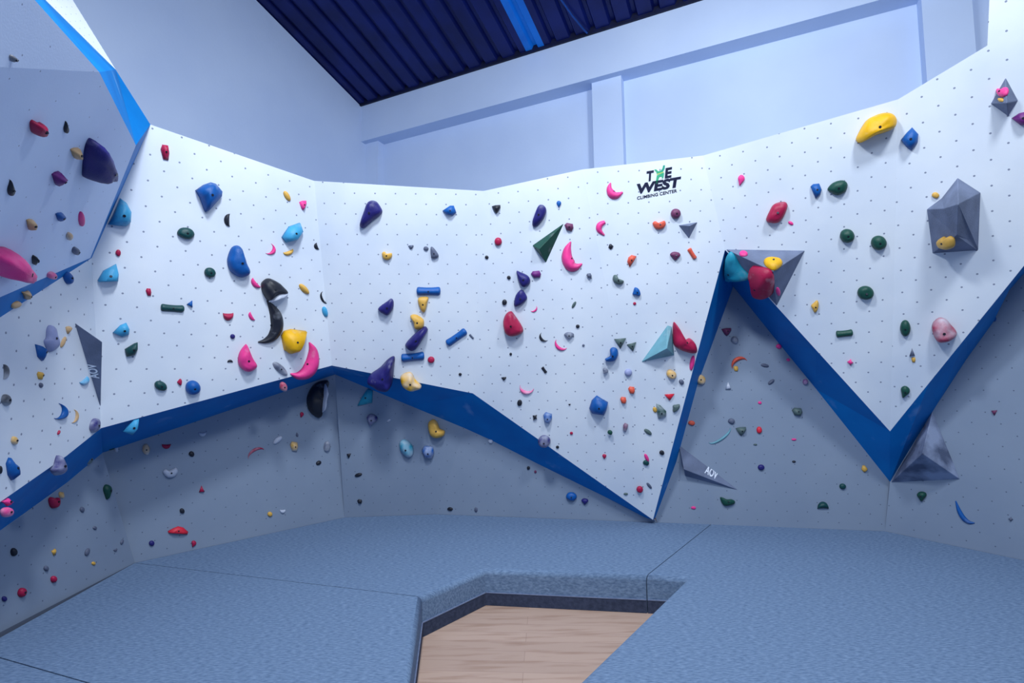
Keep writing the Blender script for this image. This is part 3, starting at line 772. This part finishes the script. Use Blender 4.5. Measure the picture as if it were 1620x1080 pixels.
SP = [   # the big ones, traced point by point
 dict(k='drop', c='nv', f='q1', h=1.1, pk=(.1, .35), P=[(147,218),(159,222),(166,240),(186,261),(184,268),(177,279),(171,286),(152,286),(131,291),(130,270),(136,236)], lab='big navy blue flared horn-shaped hold on the blue-edged prow', mark='the big navy horn on the prow'),
 dict(k='fan', c='pk', f='q1', h=1.2, pk=(0, .4), flat=False, P=[(-22,400),(0,392),(14,390),(27,393),(43,406),(50,420),(57,438),(48,447),(30,448),(0,440),(-22,436)], lab='big pink shell-like sloper hold at the bottom edge of the prow', mark='the big pink prow hold'),
 dict(k='peb', c='li', f='p1', h=.7, P=[(75,520),(80,514),(86,517),(90,527),(95,537),(93,549),(80,557),(72,548),(69,539),(73,534)], lab='lilac grey rock-shaped hold on the left white panel', mark='the lilac rock hold'),
 dict(k='fan', c='bl', f='p1', h=.8, P=[(55,544),(68,547),(75,552),(75,561),(69,571),(60,564)], lab='blue fan-shaped hold tucked below the lilac rock hold'),
 dict(k='fan', c='bl', f='p1', h=.9, P=[(9,733),(15,723),(22,731),(32,736),(28,750),(21,760),(13,751)], lab='blue fan-shaped hold pointing down, at the far left above the blue band', mark='the far left blue fan'),
 dict(k='bean', c='nv*', f='p1', h=1, P=[(96,720),(102,728),(106,745),(93,752),(80,744),(88,735)], flat=False, lab='navy lump hold with chalk on the left part of the blue band', mark='the navy lump'),
 dict(k='fan', c='lb', f='p2', h=.6, P=[(193,682),(212,664),(220,662),(218,678),(209,688)], lab='light blue fan-shaped hold hanging over the blue band', mark='the fan on the blue band'),
 dict(k='fan', c='lb', f='p2', h=.9, P=[(190,313),(200,320),(208,335),(207,352),(200,358),(187,357),(170,355),(178,340)], lab='big light blue wedge hold partly behind the prow edge', mark='the light blue wedge'),
 dict(k='fan', c='lb', f='p2', h=.9, pk=(.2,.4), P=[(154,443),(163,428),(184,417),(188,433),(187,445),(156,446)], lab='light blue slipper-shaped hold left of the long dark green hold', mark='the light blue slipper hold'),
 dict(k='fan', c='bl', f='p2', h=.9, pk=(-.1,-.1), P=[(308.5,301),(322,292),(334,288),(341,290),(352,303),(351,311),(331,333),(325,336),(322,330),(315,312)], lab='big blue faceted cone-shaped hold high on the left white wall', mark='the big blue cone'),
 dict(k='fan', c='lb', f='p2', h=.9, P=[(445,375),(457,358),(475,352),(480,366),(470,380),(452,384)], lab='light blue faceted hold between pink holds on the left white wall', mark='the light blue faceted hold'),
 dict(k='drop', c='bl', f='p2', h=.9, pk=(.1,.3), P=[(360,405),(366,392),(375,388),(382,393),(386,405),(391,418),(396,430),(391,437),(380,439),(365,430),(359,416)], lab='big blue teardrop hold with a smooth hollow, left of the black horn', mark='the big blue teardrop'),
 dict(k='bean', c='bk', f='p2', h=1.0, pk=(0,.1), P=[(412.5,449),(416,444),(423,440),(432,442),(446,451),(456,463),(446,464),(433,467),(424,475),(418.6,469),(413.5,459)], lab='big black whale-shaped hold with a pale underside above the black crescent', mark='the black whale-shaped hold'),
 dict(k='cres', c='bk', f='p2', h=1.0, S=[(422,475,2),(431,488,13),(437,502,20),(438,518,20),(431,532,16),(420,539,9),(408,541,2)], lab='big black crescent hold curving down from the whale-shaped hold', mark='the big black crescent'),
 dict(k='blok', c='ye', f='p2', h=1.0, pk=(0,.2), P=[(444,530),(449,523),(461,520),(486,523),(482,541),(473,556),(459,559.5),(449,553)], lab='big yellow round faceted hold beside the pink crescent', mark='the big yellow round hold'),
 dict(k='moon', c='pk', f='p2', h=.9, pk=(-.2,.2), P=[(388,544),(391,545),(398,562),(407,578),(400,586),(390,588),(380,581),(376,570),(379,556)], lab='big pink half-moon hold below the black crescent', mark='the pink half-moon'),
 dict(k='cres', c='pk', f='p2', h=1.0, S=[(489,541,2),(495,555,15),(494,573,22),(486,588,22),(472,594,13),(459,591,2)], lab='big pink crescent hold overlapping the blue band', mark='the big pink crescent'),
 dict(k='fan', c='lb', f='p2', h=.8, P=[(178,526),(190,514),(200,510),(205,520),(204,529),(193,533)], lab='light blue leaf-like hold beside the grey spike volume', mark='the light blue leaf hold'),
 dict(k='blok', c='tl', f='p2', h=.9, P=[(197,552),(212,543),(218,541),(218,552),(213,562),(200,564)], lab='dark green blocky hold just below the light blue leaf-like hold'),
 dict(k='moon', c='bk', f='f2', h=1.0, pk=(.1,0), P=[(497,607),(488,620),(485,633),(488,648),(497,658),(507,661),(507,645),(511,622),(521,601),(508,601)], lab='big black half-moon hold with a white chalky stripe, under the blue peak', mark='the black half-moon'),
 dict(k='drop', c='nv', f='p3', h=.8, pk=(0,-.2), P=[(588,317),(596,319),(603.5,329),(605,336),(598,343),(586,352),(575,361),(569,358),(570,351),(576,333),(581,321)], lab='big navy teardrop hold high on the middle white wall', mark='the big navy teardrop'),
 dict(k='fan', c='bl', f='p3', h=.9, P=[(700,333),(712,325),(718,325),(722,336),(716,341),(706,339)], lab='blue wedge hold near the top corner of the middle white wall', mark='the blue wedge hold'),
 dict(k='drop', c='gy', f='p3', h=.9, P=[(681,390),(686,391),(694,404),(690,409),(682,408)], lab='dark grey teardrop hold beside two tiny grey holds', mark='the dark grey teardrop'),
 dict(k='fan', c='oc', f='p3', h=.9, flat=False, P=[(662,470),(678,469),(677,478),(673,494),(667,493),(661,480)], lab='ochre tooth-shaped hold right below the top blue bar'),
 dict(k='drop', c='nv', f='p3', h=.9, P=[(598,489),(612,477),(619,472),(623,477),(622,489),(615,499),(609,499)], lab='navy triangular rounded hold left of the ochre holds', mark='the navy rounded triangle'),
 dict(k='bean', c='oc', f='p3', h=.9, P=[(649,499),(658,497),(669,504),(671,512),(668,520),(657,521),(654,510)], lab='ochre bean-shaped hold above the navy leaf hold'),
 dict(k='leaf', c='nv', f='p3', h=.9, P=[(641,543),(655,528),(671,516),(677,519),(676,525),(662,547),(652,555),(642,550)], lab='navy slanting leaf-shaped hold between the ochre bean and the lower blue bar', mark='the navy leaf hold'),
 dict(k='drop', c='nv', f='p3', h=1.2, pk=(.1,.3), P=[(621,563),(625,566),(623,582),(622,599),(618,615),(608,620),(591,613),(581,605),(585,593),(601,581),(612,569)], lab='big navy horn hold overlapping the middle of the blue band', mark='the big navy horn on the band'),
 dict(k='moon', c='ye*', f='p3', h=1, P=[(633,595),(645,588),(652,590),(657,600),(667,610),(664,616),(650,619),(637,611)], lab='yellow chalky half-moon hold at the upper edge of the blue band', mark='the yellow half-moon on the band'),
 dict(k='tri', c='cy', f='f3', h=.5, P=[(582,614),(590,617),(589,637),(565,642),(572,628)], lab='turquoise triangular hold just under the navy horn', mark='the turquoise triangle'),
 dict(k='moon', c='oc', f='f3', h=1, P=[(677,670),(685,663),(692,668),(696,678),(704,682),(702,690),(690,693),(680,687)], lab='yellow ochre heart-like hold on the shaded wall below the blue band', mark='the ochre heart-like hold'),
 dict(k='fan', c='rr', f='f2', h=.8, pk=(0,.2), P=[(265,840),(274,835),(282,832),(290,834),(298,841),(297,845),(266,843)], lab='long red ridge-shaped hold low on the grey wall near the mat', mark='the long red ridge hold'),
 dict(k='leaf', c='nv', f='p4', h=.9, pk=(0,-.2), P=[(853,323.5),(860,324),(864.5,332),(860,346),(850,358),(843,359),(842,350),(848,332)], lab='navy tongue-shaped hold above the green pyramid', mark='the navy tongue hold'),
 dict(k='cres', c='pk', f='p4', h=.9, S=[(903,382,2),(898,394,12),(897,408,18),(903,420,19),(912,422,12),(921,417,2)], lab='big bright pink crescent hold right of the green pyramid', mark='the bright pink crescent'),
 dict(k='cres', c='pk', f='p5', h=.8, S=[(966,289,2),(964,298,9),(968,307,14),(976,309,11),(985,304,3)], lab='pink crescent hold beside the climbing centre logo', mark='the pink crescent by the logo'),
 dict(k='cres', c='pk', f='p5', h=.9, S=[(957,351,6),(949,356,10),(948,364,9),(956,372,3)], lab='small pink crescent hold, tips pointing right, below the logo panel edge'),
 dict(k='drop', c='nv', f='p4', h=.9, P=[(817,428),(823,429),(835,435),(839,443),(837,450),(829,454),(822,448)], lab='navy teardrop hold beside the small purple block', mark='the upper navy drop'),
 dict(k='drop', c='nv', f='p4', h=.9, P=[(813,485),(815,468),(824,458),(831,464),(834,473),(825,482)], lab='navy teardrop hold stacked just above the crimson pear-shaped hold'),
 dict(k='drop', c='rd', f='p4', h=1.0, pk=(0,.2), P=[(796,510),(800,497),(808,492),(814,497),(828,518),(827,527),(812,532),(800,527)], lab='big crimson pear-shaped hold on the white wall right of the corner', mark='the crimson pear-shaped hold'),
 dict(k='blok', c='bl', f='p4', h=1.0, pk=(0,.1), P=[(944,625),(953,631),(962,636),(960,648),(956,657),(936,654),(932,646),(936,633)], lab='big blue cube-like hold with a pale top low on the white wall', mark='the big blue cube'),
 dict(k='moon', c='or', f='p5', h=.7, flat=True, P=[(992,414),(994,407),(999,403),(1007,405),(1002,414),(996,423)], lab='orange half-moon hold below left of the orange bean hold'),
 dict(k='bean', c='bl', f='p5', h=1, P=[(965,553),(970,549),(977,552),(978,562),(972,571),(960,572),(957,568),(965,563)], lab='blue boot-shaped hold next to two grey-green triangles', mark='the blue boot-shaped hold'),
 dict(k='bean', c='rd', f='p5', h=.9, P=[(1064,509),(1069,510),(1078,526),(1084,536),(1092,534),(1100,542),(1103,553),(1100,559),(1086,557),(1070,550),(1064,540)], lab='big crimson saddle-shaped hold beside the pale teal pyramid', mark='the crimson saddle hold'),
 dict(k='fan', c='gr*', f='p5', h=.7, P=[(1038,638),(1045,641),(1054,650),(1054,658),(1048,662),(1041,662),(1039,652)], lab='green jagged hold with a chalky edge under the red triangle', mark='the green jagged hold'),
 dict(k='egg', c='rd', f='p6', h=.9, pk=(0,.1), P=[(1218,332),(1223,324),(1231,320),(1242,319),(1246,325),(1243,336),(1237,347),(1229,353),(1215,352),(1212,346)], lab='big crimson egg-shaped hold above the notch on the right white wall', mark='the crimson egg hold'),
 dict(k='blok', c='bl', f='p6', h=.9, P=[(1282,295),(1286,291),(1296,290),(1300,300),(1298,308),(1290,314)], lab='small blue block hold left of the green leaf-like hold'),
 dict(k='egg', c='gr', f='p6', h=.9, P=[(1309,299),(1318,289),(1333,285),(1341,291),(1338,303),(1325,309),(1315,305)], lab='dark green heart-like hold above the green balls', mark='the green heart-like hold'),
 dict(k='bean', c='ye', f='p6', h=1.2, pk=(0,.15), P=[(1354,221),(1358,210),(1370,191),(1385,182),(1400,178),(1412,180),(1419,189),(1416,201),(1404,208),(1385,214),(1372,221),(1360,226)], lab='big bright yellow banana-like sloper at the top right of the wall', mark='the big yellow sloper'),
 dict(k='blok', c='bl', f='p7', h=.9, P=[(1425,221),(1434,210),(1443,201),(1453,212),(1452,225),(1442,238),(1433,232)], lab='blue gem-shaped hold right of the big yellow sloper', mark='the blue gem hold'),
 dict(k='egg', c='rd*', f='p7', h=1.1, pk=(-.1,.3), P=[(1474,517),(1478,508),(1487,502),(1497,505),(1506,515),(1514,525),(1513,533),(1500,541),(1484,542),(1477,532)], lab='big crimson hold with a chalk-covered top near the right blue band', mark='the chalky crimson hold'),
 dict(k='fan', c='pu', f='p7', h=1, P=[(1600,187),(1612,179),(1628,175),(1628,198),(1614,198)], lab='purple cone-shaped hold at the right edge below the small grey volume'),
 dict(k='leaf', c='gr', f='f5', h=.9, flat=False, P=[(1139,786),(1144,786),(1150,789),(1158,789),(1163,793),(1160,798),(1145,800)], lab='green heart-like hold low on the shaded wall below the grey spike', mark='the low green hold'),
 dict(k='cres', c='bl', f='f6', h=.8, S=[(1512,792,2),(1517,807,7),(1524,819,8),(1533,826,6),(1542,827,2)], lab='thin blue crescent hold low on the right shaded wall', mark='the thin blue crescent'),
]
# faceted volumes: corners as (x, y, height over the facet)
def volume(facet, base_pts, tops, faces, m, name='climbing_volume', mesh_only=False, anchors=None):
    pl = PL[facet]; n = pl[1]
    org = onpl(sum(p[0] for p in base_pts) / len(base_pts), sum(p[1] for p in base_pts) / len(base_pts), pl)
    fr = frame(org, n); inv = fr.inverted()
    vs = []
    for x, y in base_pts: q = inv @ onpl(x, y, pl); q.z = -.002; vs.append(q)
    for x, y, h_ in tops: vs.append(inv @ onpl(x, y, (pl[0] + n * h_, n)))
    bm = bmesh.new(); bv = [bm.verts.new(v) for v in vs]
    for f in faces: bm.faces.new([bv[i] for i in f])
    bm.faces.new([bv[i] for i in range(len(base_pts))][::-1])
    bmesh.ops.recalc_face_normals(bm, faces=bm.faces)
    bmesh.ops.bevel(bm, geom=list(bm.edges), offset=.005, segments=2, profile=.5, affect='EDGES')
    o = link(name, bm, m); o.matrix_world = fr
    wv = [fr @ v for v in vs]
    return o, fr, wv
def reg(o, x, y, sz, c, kind, facet, lab, mark=None):
    HOLDS.append(dict(o=o, x=x, y=y, sz=sz, w=sz, c=c, kind=kind, facet=facet, lab=lab, mark=mark))

v, fr, _ = volume('p4', [(893, 352), (842, 388), (864, 416)], [(853, 394, .10)], [(0, 1, 3), (1, 2, 3), (2, 0, 3)], holdmat('gr'), 'climbing_hold')
reg(v, 868, 384, 60, 'gr', 'tri', 'p4', 'big green three-sided pyramid hold with a long sharp tip', 'the green pyramid')
v, fr, _ = volume('p5', [(1056, 514), (1063, 516), (1067, 562), (1014, 573)], [(1055, 551, .16)], [(0, 1, 4), (1, 2, 4), (2, 3, 4), (3, 0, 4)], holdmat('pt'), 'climbing_hold')
reg(v, 1045, 545, 60, 'pt', 'tri', 'p5', 'big pale teal sail-shaped pyramid hold beside the crimson saddle hold', 'the pale teal pyramid')
v, fr, _ = volume('p5', [(1073, 356), (1104, 351), (1090, 378)], [(1091, 357, .09)], [(0, 1, 3), (1, 2, 3), (2, 0, 3)], M['volume'])
reg(v, 1089, 364, 30, 'gy', 'tri', 'p5', 'small grey triangular pyramid volume below the logo', 'the small grey pyramid')
# spike volume on the left fold, lettering on its face
vsp, frs, ws = volume('p1', [(118, 510), (142, 529), (160, 648)], [(162, 541, .13)], [(0, 1, 3), (1, 2, 3), (2, 0, 3)], M['volume'])
reg(vsp, 145, 575, 130, 'gy', 'tri', 'p1', 'tall grey spike volume with pale letters at the fold of the left white wall', 'the grey spike volume')
vs2, frs2, ws2 = volume('f5', [(1074, 703), (1170, 776), (1084, 753)], [(1082, 742, .12)], [(0, 1, 3), (1, 2, 3), (2, 0, 3)], M['volume'])
reg(vs2, 1120, 742, 100, 'gy', 'tri', 'f5', 'long grey spike volume with pale letters low on the shaded wall', 'the lower grey spike')
vn, frn, wn_ = volume('p6', [(1148, 394), (1274, 396), (1229, 484)], [(1223, 429, .28)], [(0, 1, 3), (1, 2, 3), (2, 0, 3)], M['volume'])
reg(vn, 1210, 430, 120, 'gy', 'tri', 'p6', 'dark grey inverted triangle volume crowded with holds at the notch top', 'the inverted triangle volume')
PL['n1'] = plane(wn_[0], wn_[1], wn_[3]); PL['n2'] = plane(wn_[0], wn_[2], wn_[3]); PL['n3'] = plane(wn_[1], wn_[2], wn_[3])
vb, frb, wb = volume('p7', [(1515, 281), (1551.5, 304.5), (1548, 396), (1475, 401), (1466, 331), (1490, 313)],
    [(1516, 323, .42), (1492, 330, .24), (1514, 372, .30), (1535, 380, .10)],
    [(0, 1, 6), (0, 6, 7, 5), (5, 7, 4), (4, 7, 8, 3), (7, 6, 8), (6, 1, 2, 9), (6, 9, 8), (8, 9, 2, 3)], M['volume'])
reg(vb, 1510, 340, 115, 'gy', 'blok', 'p7', 'big grey many-sided box volume holding a yellow hold on the right wall', 'the big grey volume')
vt, frt, wt_ = volume('p7', [(1591, 122), (1611, 159), (1595, 184), (1567, 164)], [(1593, 163, .17)], [(0, 1, 4), (1, 2, 4), (2, 3, 4), (3, 0, 4)], M['volume'])
reg(vt, 1590, 153, 60, 'gy', 'tri', 'p7', 'grey diamond-shaped pyramid volume at the top right of the wall', 'the small grey diamond volume')
PL['t1'] = plane(wt_[0], wt_[3], wt_[4])
vp, frp, wp_ = volume('f6', [(1409, 763), (1475, 650), (1519, 758)], [(1459, 717, .36)], [(0, 1, 3), (1, 2, 3), (2, 0, 3)], M['volumechalk'])
reg(vp, 1464, 710, 110, 'gy', 'tri', 'f6', 'big chalk-dusted grey pyramid volume at the foot of the blue V', 'the chalky grey pyramid')
PL['b1'] = plane(wb[8], wb[3], wb[7])

for line in DATA.strip().split('\n'):
    if line.startswith('#'): continue
    parts = [s.strip() for s in line.split(';')]
    f_, k_, c_, cx, cy, w_, h_, rot, hf = parts[0].split()
    add_hold(dict(f=f_, k=k_, c=c_, g=(float(cx), float(cy), float(w_), float(h_), float(rot)), h=float(hf),
                  lab=parts[1] if len(parts) > 1 else None, mark=parts[2] if len(parts) > 2 else None), None)
for s_ in SP: add_hold(s_, None)
def face_part(match, name, spec, note):
    own = next(h_['o'] for h_ in HOLDS if h_['lab'] and h_['lab'].startswith(match))
    o = add_hold(dict(spec, nobolt=True, name=name), None); HOLDS.pop()
    o.parent = own; o.matrix_parent_inverse = own.matrix_world.inverted(); o['label'] = note
face_part('big black whale', 'underside', dict(k='leaf', c='wh', f='p2', h=1.9, flat=False, P=[(456,463.5),(450,470.5),(436,473),(424,478),(427,470),(437,463),(447,461)]), 'pale chalked underside')
face_part('big black half-moon', 'chalk_stripe', dict(k='leaf', c='wh', f='f2', h=3.4, flat=False, P=[(514,605),(508,618),(503,636),(504,654),(508,648),(511,630),(519,606)]), 'white chalky stripe')
# holds bolted onto the volumes
for s_ in [
 dict(k='fan', c='cy', f='n2', h=.7, pk=(-.3,.3), P=[(1148,398),(1158,404),(1170,424),(1188,443),(1170,446),(1150,446),(1145,436),(1146,412)], flat=False, lab='big teal winged hold on the left corner of the inverted triangle volume', mark='the teal winged hold'),
 dict(k='egg', c='rd', f='n2', h=.9, pk=(.2,.4), P=[(1183,424),(1192,420),(1222,430),(1225,465),(1215,474),(1196,468),(1188,448)], lab='big crimson rounded hold under the inverted triangle volume'),
 dict(k='egg', c='ye', f='n1', h=.8, P=[(1208,410),(1220,406),(1235,409),(1238,418),(1225,428),(1212,421)], lab='yellow oval hold on the top face of the inverted triangle volume'),
 dict(k='egg', c='pk', f='n1', h=.7, g=(1176,401,14,10,5), lab='small pink hold on the top edge of the inverted triangle volume'),
 dict(k='leaf', c='pk', f='n3', h=.7, g=(1231,461,14,7,80), lab='small pink hold at the lower tip of the inverted triangle volume'),
 dict(k='bean', c='pk', f='t1', h=.7, g=(1586,146,20,15,-10), lab='pink hold on the small grey diamond volume, top right'),
 dict(k='blok', c='oc', f='t1', h=.5, g=(1583,158,10,7,-5), lab='tiny yellow hold under the pink one on the diamond volume'),
 dict(k='egg', c='oc', f='b1', h=.8, P=[(1481,382),(1490,374),(1496,377),(1503,373),(1511,378),(1511,390),(1500,395),(1486,392)], lab='yellow two-lobed hold inside the big grey volume'),
 dict(k='peb', c='oc', f='p7', h=.8, g=(1480,309,12,10,0), lab='tan hold peeking out from behind the big grey volume'),
]: add_hold(s_, None)

# ---- labels ------------------------------------------------------------------------------
marks = [h_ for h_ in HOLDS if h_['mark']] + [dict(x=1044, y=290, mark='the climbing centre logo')]
def sizew(s): return 'big' if s >= 38 else 'medium' if s >= 22 else 'small' if s >= 11 else 'tiny'
def desc(h_):
    return '%s %s %s hold' % (sizew(h_['sz']), HC[h_['c'].rstrip('*')][0], SHAPEW[h_['kind']])
DIRS = ['right of', 'below and right of', 'below', 'below and left of', 'left of', 'above and left of', 'above', 'above and right of']
def sector(h_, m_):
    dx, dy = h_['x'] - m_['x'], h_['y'] - m_['y']
    return int(round(math.atan2(dy, dx) / (math.pi / 4))) % 8, math.hypot(dx, dy)
taken = set()
for h_ in HOLDS:
    if h_['lab']: lab = h_['lab']
    else:
        dsc = desc(h_); same = [q for q in HOLDS if q is not h_ and not q['lab'] and desc(q) == dsc]
        cands = []
        for m_ in marks:
            if m_ is h_: continue
            s, dd = sector(h_, m_)
            riv = [sector(q, m_)[1] for q in same if sector(q, m_)[0] == s]
            near = min(riv) if riv else 9e9
            cands.append((dd * (1 if near > 2 * dd else 1.6 if near > dd * 1.2 else 50), m_['mark'], DIRS[s], dd, near < 9e9))
        cands.sort(key=lambda c: c[0])
        for c in cands:
            lab = '%s %s %s %s' % (dsc, 'just' if c[3] < 45 else 'closely' if c[4] and c[3] < 90 else '', c[2], c[1])
            lab = ' '.join(lab.split())
            if lab not in taken: break
    taken.add(lab)
    vol = h_['o'].name.startswith('climbing_volume')
    tag(h_['o'], lab, 'climbing volume' if vol else 'climbing hold', 'grey climbing volumes' if vol else HC[h_['c'].rstrip('*')][0] + ' climbing holds')

# ---- lettering ---------------------------------------------------------------------------
def text_mesh(s, fit_w, fit_h, cx, cy, rot, m, parent, name, plane_fr, shear=.2, bold=.0, lift=.003):
    cu_ = bpy.data.curves.new('txt', 'FONT'); cu_.body = s; cu_.shear = shear; cu_.offset = bold; cu_.extrude = .0; cu_.resolution_u = 3
    ob = bpy.data.objects.new('txt', cu_); COL.objects.link(ob)
    bpy.context.view_layer.update()
    me = bpy.data.meshes.new_from_object(ob.evaluated_get(bpy.context.evaluated_depsgraph_get()))
    bpy.data.objects.remove(ob); bpy.data.curves.remove(cu_)
    xs = [v_.co.x for v_ in me.vertices]; ys = [v_.co.y for v_ in me.vertices]
    ca, sa = math.cos(rot), math.sin(rot)
    for v_ in me.vertices:
        x = (v_.co.x - (min(xs) + max(xs)) / 2) / (max(xs) - min(xs)) * fit_w; y = (v_.co.y - (min(ys) + max(ys)) / 2) / (max(ys) - min(ys)) * fit_h
        v_.co = (cx + x * ca - y * sa, cy + x * sa + y * ca, lift)
    me.name = name; me.materials.clear(); me.materials.append(m)
    o = bpy.data.objects.new(name, me); COL.objects.link(o); o.parent = parent
    return o
def on_plane_quad(pl, quad):
    """frame and size of a lettering box from its photo corners (bl, br, tl)"""
    a, b_, c_ = [onpl(x, y, pl) for x, y in quad]
    ux = (b_ - a).normalized(); n = pl[1]; vy = n.cross(ux).normalized()
    if vy.dot(c_ - a) < 0: vy = -vy
    org = a
    mtx = Matrix(((ux.x, vy.x, n.x, org.x), (ux.y, vy.y, n.y, org.y), (ux.z, vy.z, n.z, org.z), (0, 0, 0, 1)))
    return mtx, (b_ - a).length, (c_ - a).dot(vy)
# logo: box from bottom-left (1007,317) to bottom-right (1073,306), top at (1004,273)
mtx, lw, lh = on_plane_quad(PL['p5'], [(1007, 317), (1078, 303), (1004, 268)])
logo = empty('printed_logo', mtx)
tag(logo, 'printed climbing centre logo with dark navy letters and a green climber figure', 'logo')
inv = mtx.inverted()
def lp(x, y): q = inv @ onpl(x, y, PL['p5']); return q.x, q.y
def put(s, bl, br, tl, m, name, **kw):
    a, b_, c_ = lp(*bl), lp(*br), lp(*tl)
    rot = math.atan2(b_[1] - a[1], b_[0] - a[0]); w_ = math.dist(a, b_)
    h_ = abs(-(c_[0] - a[0]) * math.sin(rot) + (c_[1] - a[1]) * math.cos(rot))
    mx_, my_ = (a[0] + b_[0]) / 2 - math.sin(rot) * h_ / 2, (a[1] + b_[1]) / 2 + math.cos(rot) * h_ / 2
    text_mesh(s, w_, h_, mx_, my_, rot, m, logo, name, mtx, **kw)
put('T', (1024, 287), (1036, 285), (1023, 271), M['ink'], 'letter_t', bold=.045)
put('E', (1051.5, 282.5), (1065, 280), (1052, 266), M['ink'], 'letter_e', bold=.045)
put('WEST', (1009, 307), (1079, 295), (1007, 291), M['ink'], 'word_west', bold=.05)
put('CLIMBING CENTER', (1008, 316), (1071, 304), (1007, 311), M['ink'], 'word_climbing_center', bold=.02, shear=.1)
def zpix(x, y): return (990 + x / 14.4, 250 + y / 14.4)
def flat_poly(name, polys, m, parent, lift=.003):
    bm = bmesh.new()
    for poly in polys:
        q = [lp(*zpix(*p)) for p in poly]
        bm.faces.new([bm.verts.new((x, y, lift)) for x, y in q])
    for f in bm.faces:
        f.normal_update()
        if f.normal.z < 0: f.normal_flip()
    return link(name, bm, m, parent)
flat_poly('climber_figure', [
  [(645, 265), (690, 255), (735, 300), (795, 285), (835, 235), (850, 165), (893, 165), (880, 250), (845, 310), (705, 355), (690, 310)],
  [(705, 400), (850, 335), (870, 345), (865, 400), (850, 460), (815, 460), (825, 420), (770, 425), (745, 470), (735, 520), (710, 585), (675, 585), (690, 500), (700, 430)]], M['greenink'], logo)
flat_poly('climber_stripe', [[(700, 385), (705, 362), (860, 312), (870, 325), (845, 335)]], M['limeink'], logo)
# letters on the two spike volumes
def spike_letters(vol, wv, tri, bl, br, tl):
    pl = plane(*[wv[i] for i in tri]); m2, w_, h_ = on_plane_quad(pl, [bl, br, tl])
    fr_ = vol.matrix_world.inverted() @ m2
    o = text_mesh('AOV', w_, h_, w_ / 2, h_ / 2, 0, M['paleink'], vol, 'lettering', None, shear=0, bold=.03, lift=.004)
    o.matrix_parent_inverse = Matrix.Identity(4); o.matrix_local = fr_
    o['label'] = 'pale printed letters'
spike_letters(vsp, ws, (0, 2, 3), (158, 598), (152, 575), (143, 600))
spike_letters(vs2, ws2, (0, 1, 3), (1114, 748), (1133, 759), (1121, 737))

# cable on the roof
bm = bmesh.new()
PR = (C0 + rn * .0, rn)
pts = [onpl(880, -14, PR), onpl(905, 22, PR), onpl(924, 45, PR), onpl(929, 50, PR)]
pts = [p - rn * .03 for p in pts]
for a, b_ in zip(pts, pts[1:]):
    d_ = (b_ - a); m_ = frame((a + b_) / 2, d_.normalized(), rn)
    ret = bmesh.ops.create_cone(bm, cap_ends=True, segments=8, radius1=.014, radius2=.014, depth=d_.length * 1.01)
    for v_ in ret['verts']: v_.co = m_ @ v_.co
tag(link('cable', bm, M['cable']), 'thin blue cable running across the dark corrugated roof', 'cable')

# ---- light -------------------------------------------------------------------------------
def area(name, loc, target, size, power, col=(.86, .93, 1)):
    l_ = bpy.data.lights.new(name, 'AREA'); l_.shape = 'DISK'; l_.size = size; l_.energy = power; l_.color = col
    o = bpy.data.objects.new(name, l_); COL.objects.link(o); o.location = loc
    o.rotation_euler = (V(target) - V(loc)).to_track_quat('-Z', 'Y').to_euler(); return o
area('ceiling_lamp_or_fill', (-.6, 1.8, 6.2), (-.8, 4.6, 2.2), .7, 215)
area('ceiling_lamp_or_fill', (2.6, 1.0, 6.4), (3.0, 5.0, 2.5), .7, 140)
area('ceiling_lamp_or_fill', (.5, -.6, 5.6), (.5, 2.6, .3), 2.0, 120)  # broad fill, added to brighten the front mats
area('ceiling_lamp_or_fill', (2.2, 4.2, 6.4), (3.5, 7.5, 4.5), .8, 26)
sp_ = bpy.data.lights.new('added_logo_spot', 'SPOT'); sp_.energy = 60; sp_.spot_size = math.radians(34); sp_.spot_blend = .5; sp_.color = (.9, .96, 1); sp_.shadow_soft_size = .1  # spot added to brighten the logo panel; no such lamp is visible
so = bpy.data.objects.new('added_logo_spot', sp_); COL.objects.link(so); so.location = (1.2, 2.4, 6.2)
so.rotation_euler = (onpl(1020, 272, PL['p5']) - so.location).to_track_quat('-Z', 'Y').to_euler()
w = bpy.data.worlds.new('world'); bpy.context.scene.world = w; w.use_nodes = True
bg = w.node_tree.nodes['Background']; bg.inputs[0].default_value = (.43, .63, 1, 1); bg.inputs[1].default_value = .36

# ---- camera ------------------------------------------------------------------------------
cd = bpy.data.cameras.new('camera'); cam = bpy.data.objects.new('camera', cd); COL.objects.link(cam)
cd.sensor_width = 36; cd.lens = F / W * 36; cd.clip_start = .05
bkv = -fw
cam.matrix_world = Matrix(((cr.x, cu.x, bkv.x, CAM.x), (cr.y, cu.y, bkv.y, CAM.y), (cr.z, cu.z, bkv.z, CAM.z), (0, 0, 0, 1)))
sc = bpy.context.scene; sc.camera = cam
sc.view_settings.view_transform = 'Standard'; sc.view_settings.look = 'None'; sc.view_settings.gamma = 1; sc.view_settings.use_curve_mapping = False
sc.view_settings.exposure = 0.0
